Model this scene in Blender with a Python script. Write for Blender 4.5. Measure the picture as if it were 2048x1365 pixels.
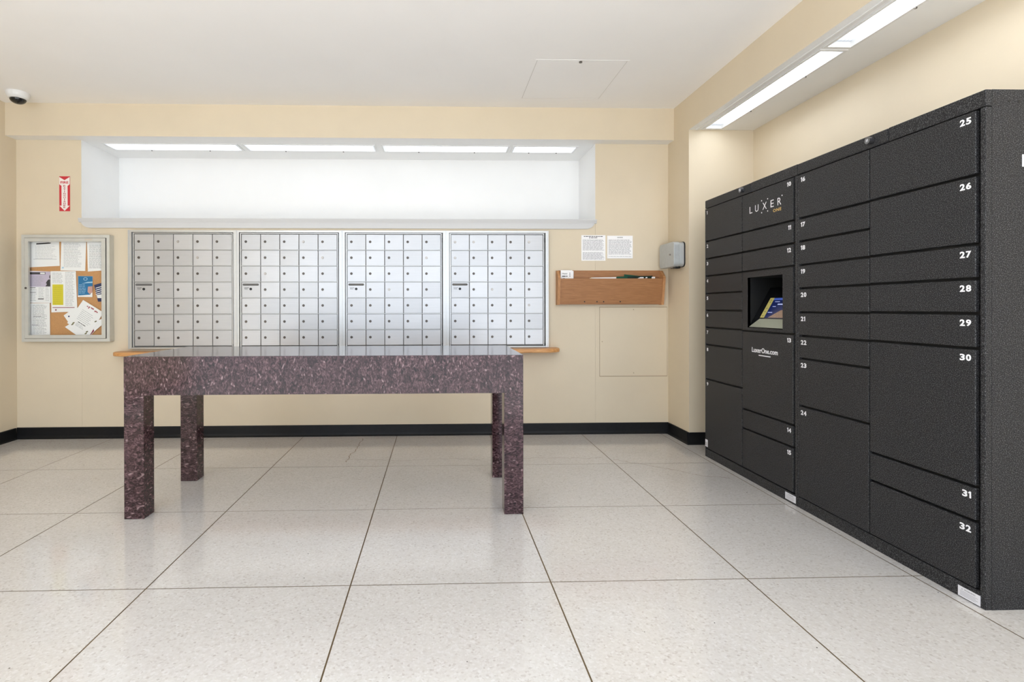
import bpy, bmesh, math, random
from mathutils import Matrix, Vector, Euler
random.seed(7)
for o in list(bpy.data.objects):
    bpy.data.objects.remove(o)
scene = bpy.context.scene
COL = scene.collection

# ------------------------------------------------------------------ camera
CAM_H = 1.1445
cam_data = bpy.data.cameras.new('camera')
cam_data.sensor_width = 36.0
cam_data.lens = 1069.3 / 2048 * 36.0
cam_data.shift_x = (1024 - 905.6) / 2048
cam_data.shift_y = (618.67 - 682.5) / 2048
cam_data.clip_start = 0.02
cam = bpy.data.objects.new('camera', cam_data)
COL.objects.link(cam)
cam.location = (0, 0, CAM_H)
_yaw, _pit, _rol = 0.0294, 0.0026, -0.0019
_B = Matrix(((1, 0, 0), (0, 0, -1), (0, 1, 0)))
_Rz = Matrix.Rotation(_rol, 3, 'Z')
_Rx = Matrix.Rotation(_pit, 3, 'X')
_Ry = Matrix.Rotation(_yaw, 3, 'Z')
_w2c = _Rz @ _Rx @ _B @ _Ry                       # world -> camera (x right, y down, z forward)
_flip = Matrix(((1, 0, 0), (0, -1, 0), (0, 0, -1)))
cam.matrix_world = Matrix.Translation((0, 0, CAM_H)) @ (_flip @ _w2c).transposed().to_4x4()
scene.camera = cam

# ------------------------------------------------------------------ world, exposure
WORLD = 0.76            # daylight of the open lobby behind the photographer
NICHE_LAMP = 0.55
SOFFIT_LAMP = 3.2
ROOM_LAMP = 1.6          # ceiling troffers over the middle of the room
world = bpy.data.worlds.new('world')
scene.world = world
world.use_nodes = True
bg = world.node_tree.nodes['Background']
bg.inputs['Color'].default_value = (0.87, 0.97, 1.1, 1)
bg.inputs['Strength'].default_value = WORLD
added_sun_data = bpy.data.lights.new('added_sun', 'SUN')       # unseen sun added so the lobby floor bounces light up to the ceiling
added_sun_data.energy = 4.0
added_sun_data.angle = 0.02
added_sun_data.color = (0.95, 0.98, 1.0)
added_sun = bpy.data.objects.new('added_sun', added_sun_data)
COL.objects.link(added_sun)
added_sun.rotation_euler = (math.radians(20), math.radians(6), 0)
scene.view_settings.view_transform = 'Standard'
scene.view_settings.look = 'None'
scene.view_settings.exposure = 1.97
scene.view_settings.gamma = 1.0
scene.view_settings.use_curve_mapping = False
scene.cycles.use_denoising = True
scene.cycles.max_bounces = 10
scene.cycles.diffuse_bounces = 6
scene.cycles.glossy_bounces = 5
scene.cycles.transparent_max_bounces = 8
scene.cycles.caustics_reflective = False
scene.cycles.caustics_refractive = False

# ------------------------------------------------------------------ materials
def lin(c):
    return tuple((v / 255 / 12.92) if v / 255 <= 0.04045 else ((v / 255 + 0.055) / 1.055) ** 2.4 for v in c)

def new_mat(name):
    m = bpy.data.materials.new(name)
    m.use_nodes = True
    nt = m.node_tree
    return m, nt, nt.nodes['Principled BSDF']

def plain(name, rgb, rough=0.5, metal=0.0, spec=0.5, noise=0.0, nscale=40.0, bump=0.0, bscale=200.0, coat=0.0):
    m, nt, b = new_mat(name)
    c = lin(rgb) + (1,)
    b.inputs['Base Color'].default_value = c
    b.inputs['Roughness'].default_value = rough
    b.inputs['Metallic'].default_value = metal
    b.inputs['Specular IOR Level'].default_value = spec
    b.inputs['Coat Weight'].default_value = coat
    geo = None
    if noise or bump:
        geo = nt.nodes.new('ShaderNodeNewGeometry')
    if noise:
        n = nt.nodes.new('ShaderNodeTexNoise'); n.inputs['Scale'].default_value = nscale; n.inputs['Detail'].default_value = 4
        nt.links.new(geo.outputs['Position'], n.inputs['Vector'])
        mr = nt.nodes.new('ShaderNodeMapRange')
        mr.inputs['From Min'].default_value = 0.3; mr.inputs['From Max'].default_value = 0.7
        mr.inputs['To Min'].default_value = 1 - noise; mr.inputs['To Max'].default_value = 1 + noise
        nt.links.new(n.outputs['Fac'], mr.inputs['Value'])
        mx = nt.nodes.new('ShaderNodeMix'); mx.data_type = 'RGBA'; mx.blend_type = 'MULTIPLY'; mx.inputs[0].default_value = 1
        mx.inputs[6].default_value = c
        nt.links.new(mr.outputs['Result'], mx.inputs[7])
        nt.links.new(mx.outputs[2], b.inputs['Base Color'])
    if bump:
        n2 = nt.nodes.new('ShaderNodeTexNoise'); n2.inputs['Scale'].default_value = bscale; n2.inputs['Detail'].default_value = 3
        nt.links.new(geo.outputs['Position'], n2.inputs['Vector'])
        bp = nt.nodes.new('ShaderNodeBump'); bp.inputs['Strength'].default_value = bump; bp.inputs['Distance'].default_value = 0.002
        nt.links.new(n2.outputs['Fac'], bp.inputs['Height'])
        nt.links.new(bp.outputs['Normal'], b.inputs['Normal'])
    return m

def ramp(nt, stops):
    r = nt.nodes.new('ShaderNodeValToRGB')
    e = r.color_ramp.elements
    e[0].position, e[0].color = stops[0][0], stops[0][1]
    e[1].position, e[1].color = stops[-1][0], stops[-1][1]
    for p, c in stops[1:-1]:
        x = e.new(p); x.color = c
    return r

def c4(rgb):
    return lin(rgb) + (1,)

def mapping(nt, scale, rot=(0, 0, 0)):
    g = nt.nodes.new('ShaderNodeNewGeometry')
    mp = nt.nodes.new('ShaderNodeMapping')
    mp.inputs['Scale'].default_value = scale
    mp.inputs['Rotation'].default_value = rot
    nt.links.new(g.outputs['Position'], mp.inputs['Vector'])
    return mp

def mixc(nt, fac, a, b, mode='MIX'):
    mx = nt.nodes.new('ShaderNodeMix'); mx.data_type = 'RGBA'; mx.blend_type = mode
    for sock, v in ((mx.inputs[0], fac), (mx.inputs[6], a), (mx.inputs[7], b)):
        if hasattr(v, 'node'):
            nt.links.new(v, sock)
        else:
            sock.default_value = v
    return mx.outputs[2]

def terrazzo():
    m, nt, b = new_mat('terrazzo')
    mp = mapping(nt, (1, 1, 1))
    v = nt.nodes.new('ShaderNodeTexVoronoi'); v.inputs['Scale'].default_value = 130
    nt.links.new(mp.outputs[0], v.inputs['Vector'])
    sep = nt.nodes.new('ShaderNodeSeparateColor'); nt.links.new(v.outputs['Color'], sep.inputs[0])
    r1 = ramp(nt, [(0.0, c4((216, 209, 203))), (0.1, c4((229, 224, 219))), (0.5, c4((234, 230, 225))), (0.85, c4((237, 233, 229))), (1.0, c4((243, 240, 237)))])
    nt.links.new(sep.outputs[0], r1.inputs[0])
    # sparse dark chips
    v2 = nt.nodes.new('ShaderNodeTexVoronoi'); v2.inputs['Scale'].default_value = 55
    nt.links.new(mp.outputs[0], v2.inputs['Vector'])
    s2 = nt.nodes.new('ShaderNodeSeparateColor'); nt.links.new(v2.outputs['Color'], s2.inputs[0])
    m1 = nt.nodes.new('ShaderNodeMath'); m1.operation = 'GREATER_THAN'; m1.inputs[1].default_value = 0.86
    nt.links.new(s2.outputs[1], m1.inputs[0])
    m2 = nt.nodes.new('ShaderNodeMath'); m2.operation = 'LESS_THAN'; m2.inputs[1].default_value = 0.24
    nt.links.new(v2.outputs['Distance'], m2.inputs[0])
    m3 = nt.nodes.new('ShaderNodeMath'); m3.operation = 'MULTIPLY'
    nt.links.new(m1.outputs[0], m3.inputs[0]); nt.links.new(m2.outputs[0], m3.inputs[1])
    m4 = nt.nodes.new('ShaderNodeMath'); m4.operation = 'MULTIPLY'; m4.inputs[1].default_value = 0.3
    nt.links.new(m3.outputs[0], m4.inputs[0])
    col = mixc(nt, m4.outputs[0], r1.outputs[0], c4((150, 132, 118)))
    # few black specks
    v3 = nt.nodes.new('ShaderNodeTexVoronoi'); v3.inputs['Scale'].default_value = 9
    nt.links.new(mp.outputs[0], v3.inputs['Vector'])
    m5 = nt.nodes.new('ShaderNodeMath'); m5.operation = 'LESS_THAN'; m5.inputs[1].default_value = 0.022
    nt.links.new(v3.outputs['Distance'], m5.inputs[0])
    col = mixc(nt, m5.outputs[0], col, c4((80, 66, 58)))
    n = nt.nodes.new('ShaderNodeTexNoise'); n.inputs['Scale'].default_value = 1.6; n.inputs['Detail'].default_value = 5
    nt.links.new(mp.outputs[0], n.inputs['Vector'])
    r2 = ramp(nt, [(0.3, (0.73, 0.733, 0.737, 1)), (0.7, (0.79, 0.793, 0.797, 1))])
    nt.links.new(n.outputs['Fac'], r2.inputs[0])
    col = mixc(nt, 1.0, col, r2.outputs[0], 'MULTIPLY')
    nt.links.new(col, b.inputs['Base Color'])
    b.inputs['Roughness'].default_value = 0.11
    b.inputs['Specular IOR Level'].default_value = 0.9
    return m

def laminate(name, sc, rot):
    m, nt, b = new_mat(name)
    mp = mapping(nt, sc, rot)
    n = nt.nodes.new('ShaderNodeTexNoise'); n.inputs['Scale'].default_value = 62; n.inputs['Detail'].default_value = 5
    n.inputs['Roughness'].default_value = 0.65; n.inputs['Distortion'].default_value = 1.6
    nt.links.new(mp.outputs[0], n.inputs['Vector'])
    r1 = ramp(nt, [(0.34, c4((20, 11, 12))), (0.47, c4((52, 34, 37))), (0.56, c4((78, 56, 60))), (0.68, c4((118, 92, 95)))])
    nt.links.new(n.outputs['Fac'], r1.inputs[0])
    # light curved flakes
    nz = nt.nodes.new('ShaderNodeTexNoise'); nz.inputs['Scale'].default_value = 14; nz.inputs['Detail'].default_value = 1
    nt.links.new(mp.outputs[0], nz.inputs['Vector'])
    mxv = nt.nodes.new('ShaderNodeMix'); mxv.data_type = 'VECTOR'; mxv.inputs[0].default_value = 0.10
    nt.links.new(mp.outputs[0], mxv.inputs[4]); nt.links.new(nz.outputs['Color'], mxv.inputs[5])
    v = nt.nodes.new('ShaderNodeTexVoronoi'); v.inputs['Scale'].default_value = 62; v.inputs['Randomness'].default_value = 1
    nt.links.new(mxv.outputs[1], v.inputs['Vector'])
    s = nt.nodes.new('ShaderNodeSeparateColor'); nt.links.new(v.outputs['Color'], s.inputs[0])
    a = nt.nodes.new('ShaderNodeMath'); a.operation = 'GREATER_THAN'; a.inputs[1].default_value = 0.72
    nt.links.new(s.outputs[0], a.inputs[0])
    mr = nt.nodes.new('ShaderNodeMapRange'); mr.inputs['From Min'].default_value = 0.36; mr.inputs['From Max'].default_value = 0.1
    mr.inputs['To Min'].default_value = 0; mr.inputs['To Max'].default_value = 0.75
    nt.links.new(v.outputs['Distance'], mr.inputs['Value'])
    mu = nt.nodes.new('ShaderNodeMath'); mu.operation = 'MULTIPLY'
    nt.links.new(a.outputs[0], mu.inputs[0]); nt.links.new(mr.outputs[0], mu.inputs[1])
    col = mixc(nt, mu.outputs[0], r1.outputs[0], c4((160, 134, 136)))
    nt.links.new(col, b.inputs['Base Color'])
    b.inputs['Roughness'].default_value = 0.12
    b.inputs['Specular IOR Level'].default_value = 0.3
    b.inputs['Coat Weight'].default_value = 0.0
    return m

def wood(name, dark, light, sc, rough=0.45):
    m, nt, b = new_mat(name)
    mp = mapping(nt, sc)
    n = nt.nodes.new('ShaderNodeTexNoise'); n.inputs['Scale'].default_value = 8; n.inputs['Detail'].default_value = 7
    n.inputs['Roughness'].default_value = 0.6; n.inputs['Distortion'].default_value = 0.8
    nt.links.new(mp.outputs[0], n.inputs['Vector'])
    r = ramp(nt, [(0.3, c4(dark)), (0.7, c4(light))])
    nt.links.new(n.outputs['Fac'], r.inputs[0])
    nt.links.new(r.outputs[0], b.inputs['Base Color'])
    b.inputs['Roughness'].default_value = rough
    return m

def mailbox_metal(name, rgb, var, rough=0.36, metal=0.55):
    m, nt, b = new_mat(name)
    oi = nt.nodes.new('ShaderNodeObjectInfo')
    r = ramp(nt, [(0.0, c4(tuple(v - var for v in rgb))), (1.0, c4(tuple(min(255, v + var) for v in rgb)))])
    nt.links.new(oi.outputs['Random'], r.inputs[0])
    mp = mapping(nt, (6, 6, 260))
    n = nt.nodes.new('ShaderNodeTexNoise'); n.inputs['Scale'].default_value = 1; n.inputs['Detail'].default_value = 3
    nt.links.new(mp.outputs[0], n.inputs['Vector'])
    r2 = ramp(nt, [(0.3, (0.95, 0.95, 0.95, 1)), (0.7, (1, 1, 1, 1))])
    nt.links.new(n.outputs['Fac'], r2.inputs[0])
    col = mixc(nt, 1.0, r.outputs[0], r2.outputs[0], 'MULTIPLY')
    nt.links.new(col, b.inputs['Base Color'])
    b.inputs['Metallic'].default_value = metal
    b.inputs['Roughness'].default_value = rough
    return m

def powder(name):
    m, nt, b = new_mat(name)
    g = nt.nodes.new('ShaderNodeNewGeometry')
    n = nt.nodes.new('ShaderNodeTexNoise'); n.inputs['Scale'].default_value = 300; n.inputs['Detail'].default_value = 2
    nt.links.new(g.outputs['Position'], n.inputs['Vector'])
    r = ramp(nt, [(0.32, c4((16, 16, 18))), (0.52, c4((38, 38, 40))), (0.68, c4((98, 98, 100)))])
    nt.links.new(n.outputs['Fac'], r.inputs[0])
    nt.links.new(r.outputs[0], b.inputs['Base Color'])
    bp = nt.nodes.new('ShaderNodeBump'); bp.inputs['Strength'].default_value = 0.08; bp.inputs['Distance'].default_value = 0.001
    nt.links.new(n.outputs['Fac'], bp.inputs['Height'])
    nt.links.new(bp.outputs['Normal'], b.inputs['Normal'])
    b.inputs['Roughness'].default_value = 0.5
    b.inputs['Specular IOR Level'].default_value = 0.25
    return m

def lens(name, strength, axis, width=0.16, low=0.08):
    # prismatic diffuser: bright over the tubes, a fine square grid showing at the tube ends
    m = bpy.data.materials.new(name); m.use_nodes = True
    nt = m.node_tree; nt.nodes.clear()
    out = nt.nodes.new('ShaderNodeOutputMaterial')
    em = nt.nodes.new('ShaderNodeEmission')
    em.inputs['Color'].default_value = (0.94, 1.0, 1.08, 1)
    tc = nt.nodes.new('ShaderNodeTexCoord')
    sx = nt.nodes.new('ShaderNodeSeparateXYZ')
    nt.links.new(tc.outputs['Generated'], sx.inputs[0])
    # distance to the nearer end, 0..0.5
    s1 = nt.nodes.new('ShaderNodeMath'); s1.operation = 'SUBTRACT'; s1.inputs[1].default_value = 0.5
    nt.links.new(sx.outputs[axis], s1.inputs[0])
    s2 = nt.nodes.new('ShaderNodeMath'); s2.operation = 'ABSOLUTE'; nt.links.new(s1.outputs[0], s2.inputs[0])
    mr = nt.nodes.new('ShaderNodeMapRange'); mr.inputs['From Min'].default_value = 0.5; mr.inputs['From Max'].default_value = 0.5 - width
    mr.inputs['To Min'].default_value = low ** 0.4; mr.inputs['To Max'].default_value = 1.0
    nt.links.new(s2.outputs[0], mr.inputs['Value'])
    pw = nt.nodes.new('ShaderNodeMath'); pw.operation = 'POWER'; pw.inputs[1].default_value = 2.5
    nt.links.new(mr.outputs[0], pw.inputs[0])
    g = nt.nodes.new('ShaderNodeNewGeometry')
    ch = nt.nodes.new('ShaderNodeTexBrick')
    ch.offset = 0.0
    ch.inputs['Scale'].default_value = 1.0
    ch.inputs['Brick Width'].default_value = 0.02; ch.inputs['Row Height'].default_value = 0.02
    ch.inputs['Mortar Size'].default_value = 0.0025
    ch.inputs['Color1'].default_value = (1, 1, 1, 1); ch.inputs['Color2'].default_value = (1, 1, 1, 1)
    ch.inputs['Mortar'].default_value = (0.72, 0.72, 0.72, 1)
    nt.links.new(g.outputs['Position'], ch.inputs['Vector'])
    mu = nt.nodes.new('ShaderNodeMath'); mu.operation = 'MULTIPLY'
    nt.links.new(pw.outputs[0], mu.inputs[0]); nt.links.new(ch.outputs['Color'], mu.inputs[1])
    m2 = nt.nodes.new('ShaderNodeMath'); m2.operation = 'MULTIPLY'; m2.inputs[1].default_value = strength
    nt.links.new(mu.outputs[0], m2.inputs[0])
    nt.links.new(m2.outputs[0], em.inputs['Strength'])
    nt.links.new(em.outputs[0], out.inputs['Surface'])
    return m

def glass_pane(name):
    m = bpy.data.materials.new(name); m.use_nodes = True
    nt = m.node_tree; nt.nodes.clear()
    out = nt.nodes.new('ShaderNodeOutputMaterial')
    tr = nt.nodes.new('ShaderNodeBsdfTransparent'); tr.inputs['Color'].default_value = (0.985, 0.99, 0.985, 1)
    gl = nt.nodes.new('ShaderNodeBsdfGlossy'); gl.inputs['Roughness'].default_value = 0.03
    fr = nt.nodes.new('ShaderNodeFresnel'); fr.inputs['IOR'].default_value = 1.35
    mx = nt.nodes.new('ShaderNodeMixShader')
    ge = nt.nodes.new('ShaderNodeNewGeometry')
    inv = nt.nodes.new('ShaderNodeMath'); inv.operation = 'SUBTRACT'; inv.inputs[0].default_value = 1.0
    nt.links.new(ge.outputs['Backfacing'], inv.inputs[1])
    mu = nt.nodes.new('ShaderNodeMath'); mu.operation = 'MULTIPLY'      # only the outer face of the sheet reflects
    nt.links.new(fr.outputs[0], mu.inputs[0]); nt.links.new(inv.outputs[0], mu.inputs[1])
    nt.links.new(mu.outputs[0], mx.inputs[0]); nt.links.new(tr.outputs[0], mx.inputs[1]); nt.links.new(gl.outputs[0], mx.inputs[2])
    nt.links.new(mx.outputs[0], out.inputs['Surface'])
    return m

def glow(name, rgb, s):
    m, nt, b = new_mat(name)
    b.inputs['Base Color'].default_value = c4(rgb)
    b.inputs['Roughness'].default_value = 0.25
    b.inputs['Emission Color'].default_value = c4(rgb)
    b.inputs['Emission Strength'].default_value = s
    return m

M = {}
M['wall'] = plain('cream_wall_paint', (218, 204, 179), 0.55, noise=0.02, nscale=3, bump=0.12, bscale=90)
M['white'] = plain('white_wall_paint', (238, 238, 237), 0.5, noise=0.01, nscale=4, bump=0.05, bscale=90)
M['ceil'] = plain('ceiling_paint', (247, 246, 245), 0.6, noise=0.012, nscale=2, bump=0.06, bscale=60)
M['trim'] = plain('white_trim_paint', (226, 226, 225), 0.35)
M['ledge'] = plain('ledge_paint', (206, 206, 206), 0.35)
M['terrazzo'] = terrazzo()
M['joint'] = plain('brass_joint', (98, 81, 55), 0.5, metal=0.2, noise=0.2, nscale=5)
M['joint_shadow'] = plain('painted_over_joint', (150, 128, 98), 0.8)
M['hatch_joint'] = plain('hatch_joint', (204, 201, 196), 0.8)
M['crack'] = plain('floor_crack', (112, 90, 70), 0.8)
M['black_rubber'] = plain('black_rubber_base', (14, 14, 16), 0.5, spec=0.3, noise=0.3, nscale=25)
M['lam_v'] = laminate('plum_laminate_upright', (1.0, 1.0, 0.55), (0, 0.12, 0))
M['lam_top'] = laminate('plum_laminate_top', (1.0, 0.55, 1.0), (0, 0.12, 0))
M['lam_top'].node_tree.nodes['Principled BSDF'].inputs['Specular IOR Level'].default_value = 0.75
M['lam_h'] = laminate('plum_laminate_swirl', (0.55, 0.55, 1.0), (0, 0.25, 0))
M['alu'] = mailbox_metal('mailbox_aluminium', (190, 190, 191), 5)
M['alu_frame'] = mailbox_metal('mailbox_frame_aluminium', (202, 202, 200), 1, 0.32)
M['alu_dark'] = plain('mailbox_recess', (105, 103, 100), 0.6)
M['lock'] = plain('lock_metal', (92, 86, 80), 0.35, metal=0.6)
M['lock_pale'] = plain('new_lock_metal', (176, 170, 164), 0.35, metal=0.6)
M['black'] = plain('black_plastic', (14, 14, 15), 0.4)
M['shelf_wood'] = wood('honey_wood', (190, 128, 70), (226, 172, 112), (1.2, 14, 14), 0.4)
M['rack_wood'] = wood('brown_oak', (142, 94, 56), (182, 130, 84), (1.0, 20, 34), 0.5)
M['rack_edge'] = wood('brown_oak_edge', (166, 116, 72), (202, 150, 102), (20, 20, 1.5), 0.5)
M['board_alu'] = plain('satin_aluminium', (208, 208, 202), 0.38, metal=0.35, noise=0.04, nscale=12)
M['cork'] = plain('cork', (205, 152, 100), 0.85, noise=0.12, nscale=220)
M['pane'] = glass_pane('display_glass')
M['paper'] = plain('white_paper', (250, 249, 249), 0.7)
M['ink'] = plain('grey_print', (168, 168, 172), 0.8)
M['ink_dark'] = plain('black_print', (62, 60, 62), 0.8)
M['lilac'] = plain('lilac_print', (206, 194, 214), 0.7)
M['yellow'] = plain('yellow_print', (226, 212, 52), 0.7)
M['blue'] = plain('blue_print', (18, 116, 170), 0.5)
M['blue_light'] = plain('pale_blue_print', (176, 214, 236), 0.5)
M['navy'] = plain('navy_print', (44, 54, 98), 0.5)
M['maroon'] = plain('maroon_print', (140, 42, 66), 0.6)
M['red'] = plain('sign_red', (204, 50, 62), 0.4)
M['pink'] = plain('sign_letter_red', (176, 66, 70), 0.5)
M['sign_white'] = plain('sign_white', (240, 232, 228), 0.4)
M['skin'] = plain('flyer_flesh_print', (205, 160, 150), 0.6)
M['olive'] = plain('flyer_leaf_print', (110, 104, 60), 0.7)
M['green'] = plain('dark_green_cover', (20, 82, 58), 0.35)
M['green_dark'] = plain('black_green_cover', (12, 40, 32), 0.35)
M['box_grey'] = plain('grey_cast_metal', (186, 190, 191), 0.42, metal=0.25, noise=0.04, nscale=30)
M['dome'] = plain('smoked_dome', (10, 12, 14), 0.06, spec=0.6)
M['powder'] = powder('black_powder_coat')
M['recess'] = plain('locker_gap_black', (8, 8, 9), 0.6)
M['num'] = plain('white_vinyl', (240, 240, 244), 0.5)
M['gold'] = plain('gold_vinyl', (216, 182, 110), 0.5)
M['sticker'] = plain('sticker_white', (226, 226, 232), 0.5)
M['grey_reflection'] = plain('painted_grey_reflection', (150, 154, 138), 0.5, noise=0.06, nscale=200)
M['screen_black'] = plain('screen_glass_black', (8, 9, 12), 0.15)
M['scr_navy'] = glow('screen_navy', (8, 22, 70), 0.18)
M['scr_blue'] = glow('screen_blue', (60, 84, 160), 0.15)
M['scr_yellow'] = glow('screen_yellow', (176, 166, 96), 0.08)
M['scr_white'] = glow('screen_white', (180, 190, 230), 0.12)
M['scr_brick_reflection'] = plain('painted_brick_reflection', (168, 140, 120), 0.5, noise=0.2, nscale=120)
M['lens_niche'] = lens('niche_diffuser', NICHE_LAMP, 0, 0.05, 0.5)
M['lens_room'] = lens('room_diffuser', ROOM_LAMP, 0)
M['lens_soffit'] = lens('soffit_diffuser', SOFFIT_LAMP, 1, 0.17, 0.06)

# ------------------------------------------------------------------ mesh helpers
WPOS = {}          # object name -> world position of its origin

class MB:
    def __init__(self):
        self.v, self.f, self.m = [], [], []
    def _add(self, vs, fs, mi=0):
        k = len(self.v)
        self.v += [tuple(p) for p in vs]
        self.f += [tuple(k + i for i in f) for f in fs]
        self.m += [mi] * len(fs)
        return self
    def box(self, x0, x1, y0, y1, z0, z1, mi=0):
        x0, x1 = min(x0, x1), max(x0, x1); y0, y1 = min(y0, y1), max(y0, y1); z0, z1 = min(z0, z1), max(z0, z1)
        return self._add([(x0, y0, z0), (x1, y0, z0), (x1, y1, z0), (x0, y1, z0), (x0, y0, z1), (x1, y0, z1), (x1, y1, z1), (x0, y1, z1)],
                         [(0, 3, 2, 1), (4, 5, 6, 7), (0, 1, 5, 4), (1, 2, 6, 5), (2, 3, 7, 6), (3, 0, 4, 7)], mi)
    def prism(self, pts, fn, a, b, mi=0):
        # pts 2D polygon, fn(p, q, h) -> 3D, extruded from h = a to h = b
        n = len(pts)
        vs = [fn(p[0], p[1], a) for p in pts] + [fn(p[0], p[1], b) for p in pts]
        fs = [tuple(range(n))[::-1], tuple(range(n, 2 * n))] + [(i, (i + 1) % n, n + (i + 1) % n, n + i) for i in range(n)]
        return self._add(vs, fs, mi)
    def cyl(self, c, axis, r, h, n=16, r2=None, mi=0):
        # from centre of base c along unit axis vector
        ax = Vector(axis).normalized()
        t = Vector((0, 0, 1)) if abs(ax.z) < 0.9 else Vector((1, 0, 0))
        u = ax.cross(t).normalized(); w = ax.cross(u)
        r2 = r if r2 is None else r2
        c = Vector(c)
        vs = [c + (u * math.cos(2 * math.pi * i / n) + w * math.sin(2 * math.pi * i / n)) * r for i in range(n)]
        vs += [c + ax * h + (u * math.cos(2 * math.pi * i / n) + w * math.sin(2 * math.pi * i / n)) * r2 for i in range(n)]
        fs = [tuple(range(n))[::-1], tuple(range(n, 2 * n))] + [(i, (i + 1) % n, n + (i + 1) % n, n + i) for i in range(n)]
        return self._add(vs, fs, mi)
    def mesh(self, name, mats, centre=None, bevel=0.0, seg=2, smooth=False):
        c = Vector(centre) if centre is not None else self.centre()
        me = bpy.data.meshes.new(name)
        me.from_pydata([(p[0] - c.x, p[1] - c.y, p[2] - c.z) for p in self.v], [], self.f)
        for mm in (mats if isinstance(mats, (list, tuple)) else [mats]):
            me.materials.append(mm)
        for i, p in enumerate(me.polygons):
            p.material_index = self.m[i]
        bm = bmesh.new(); bm.from_mesh(me)
        bmesh.ops.recalc_face_normals(bm, faces=bm.faces)
        if bevel:
            bmesh.ops.bevel(bm, geom=[e for e in bm.edges], offset=bevel, segments=seg, profile=0.5, affect='EDGES', clamp_overlap=True)
        if smooth:
            for f in bm.faces:
                f.smooth = True
        bm.to_mesh(me); bm.free()
        return me
    def centre(self):
        lo = [min(p[i] for p in self.v) for i in range(3)]; hi = [max(p[i] for p in self.v) for i in range(3)]
        return Vector([(a + b) / 2 for a, b in zip(lo, hi)])
    def build(self, name, mats, parent=None, bevel=0.0, seg=2, smooth=False):
        c = self.centre()
        return place(name, self.mesh(name, mats, c, bevel, seg, smooth), c, parent)

def place(name, mesh, loc, parent=None, rot=None):
    o = bpy.data.objects.new(name, mesh)
    COL.objects.link(o)
    WPOS[o.name] = Vector(loc)
    if parent is not None:
        o.parent = parent
        o.location = Vector(loc) - WPOS[parent.name]
    else:
        o.location = loc
    if rot:
        o.rotation_euler = rot
    return o

def thing(name, label, cat, loc, group=None):
    o = bpy.data.objects.new(name, None)
    COL.objects.link(o)
    o.location = loc
    o.empty_display_size = 0.05
    WPOS[o.name] = Vector(loc)
    return tag(o, label, cat, group)

def tag(o, label, cat, group=None):
    o['label'] = label; o['category'] = cat
    if group:
        o['group'] = group
    return o

def struct(o, label=None, cat=None):
    o['kind'] = 'structure'
    if label:
        o['label'] = label
    if cat:
        o['category'] = cat
    return o

R_BACK = Matrix(((1, 0, 0), (0, 0, -1), (0, 1, 0)))          # text right=+X, up=+Z, faces -Y
R_LOCK = Matrix(((0, 0, -1), (-1, 0, 0), (0, 1, 0)))         # text right=-Y, up=+Z, faces -X
_font_cache = {}
def text_verts(s, size, bold=0.0, spacing=1.0):
    key = (s, size, bold, spacing)
    if key not in _font_cache:
        cu = bpy.data.curves.new('t', 'FONT')
        cu.body = s; cu.size = size; cu.align_x = 'CENTER'; cu.align_y = 'CENTER'
        cu.offset = bold; cu.space_character = spacing; cu.extrude = 0.0003
        cu.resolution_u = 3
        ob = bpy.data.objects.new('t', cu)
        me = bpy.data.meshes.new_from_object(ob)
        _font_cache[key] = ([v.co.copy() for v in me.vertices], [tuple(p.vertices) for p in me.polygons])
        bpy.data.objects.remove(ob); bpy.data.curves.remove(cu); bpy.data.meshes.remove(me)
    return _font_cache[key]

def text_width(s, size, bold=0.0, spacing=1.0):
    vs, fs = text_verts(s, size, bold, spacing)
    return max(v.x for v in vs) - min(v.x for v in vs), max(v.y for v in vs) - min(v.y for v in vs)

def add_text(mb, s, size, at, R, bold=0.0, spacing=1.0, sx=1.0, mi=0, fit=None):
    vs, fs = text_verts(s, size, bold, spacing)
    if fit:
        lo = min(v.x for v in vs); hi = max(v.x for v in vs); bo = min(v.y for v in vs); to = max(v.y for v in vs)
        w, h = fit
        vs = [Vector(((v.x - (lo + hi) / 2) * w / (hi - lo), (v.y - (bo + to) / 2) * h / (to - bo), v.z)) for v in vs]
    at = Vector(at)
    mb._add([at + R @ Vector((v.x * sx, v.y, v.z)) for v in vs], fs, mi)

# ------------------------------------------------------------------ key dimensions (metres)
XL, XP, XR = -3.685, 2.10, 2.649        # left wall, pier face / soffit face, right wall
YB, YP = 4.80, 4.40                     # back wall, pier front
YREAR = -0.8                            # room shell cut open to the lobby here, out of view, for more light
YLOBBY = -9.0
ZC, ZS = 2.905, 2.625                   # ceiling, beam / soffit underside
YBEAM = 4.68
NX0, NX1, NZ0, NYB = -3.125, 1.432, 1.935, 5.36     # lit niche

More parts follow.
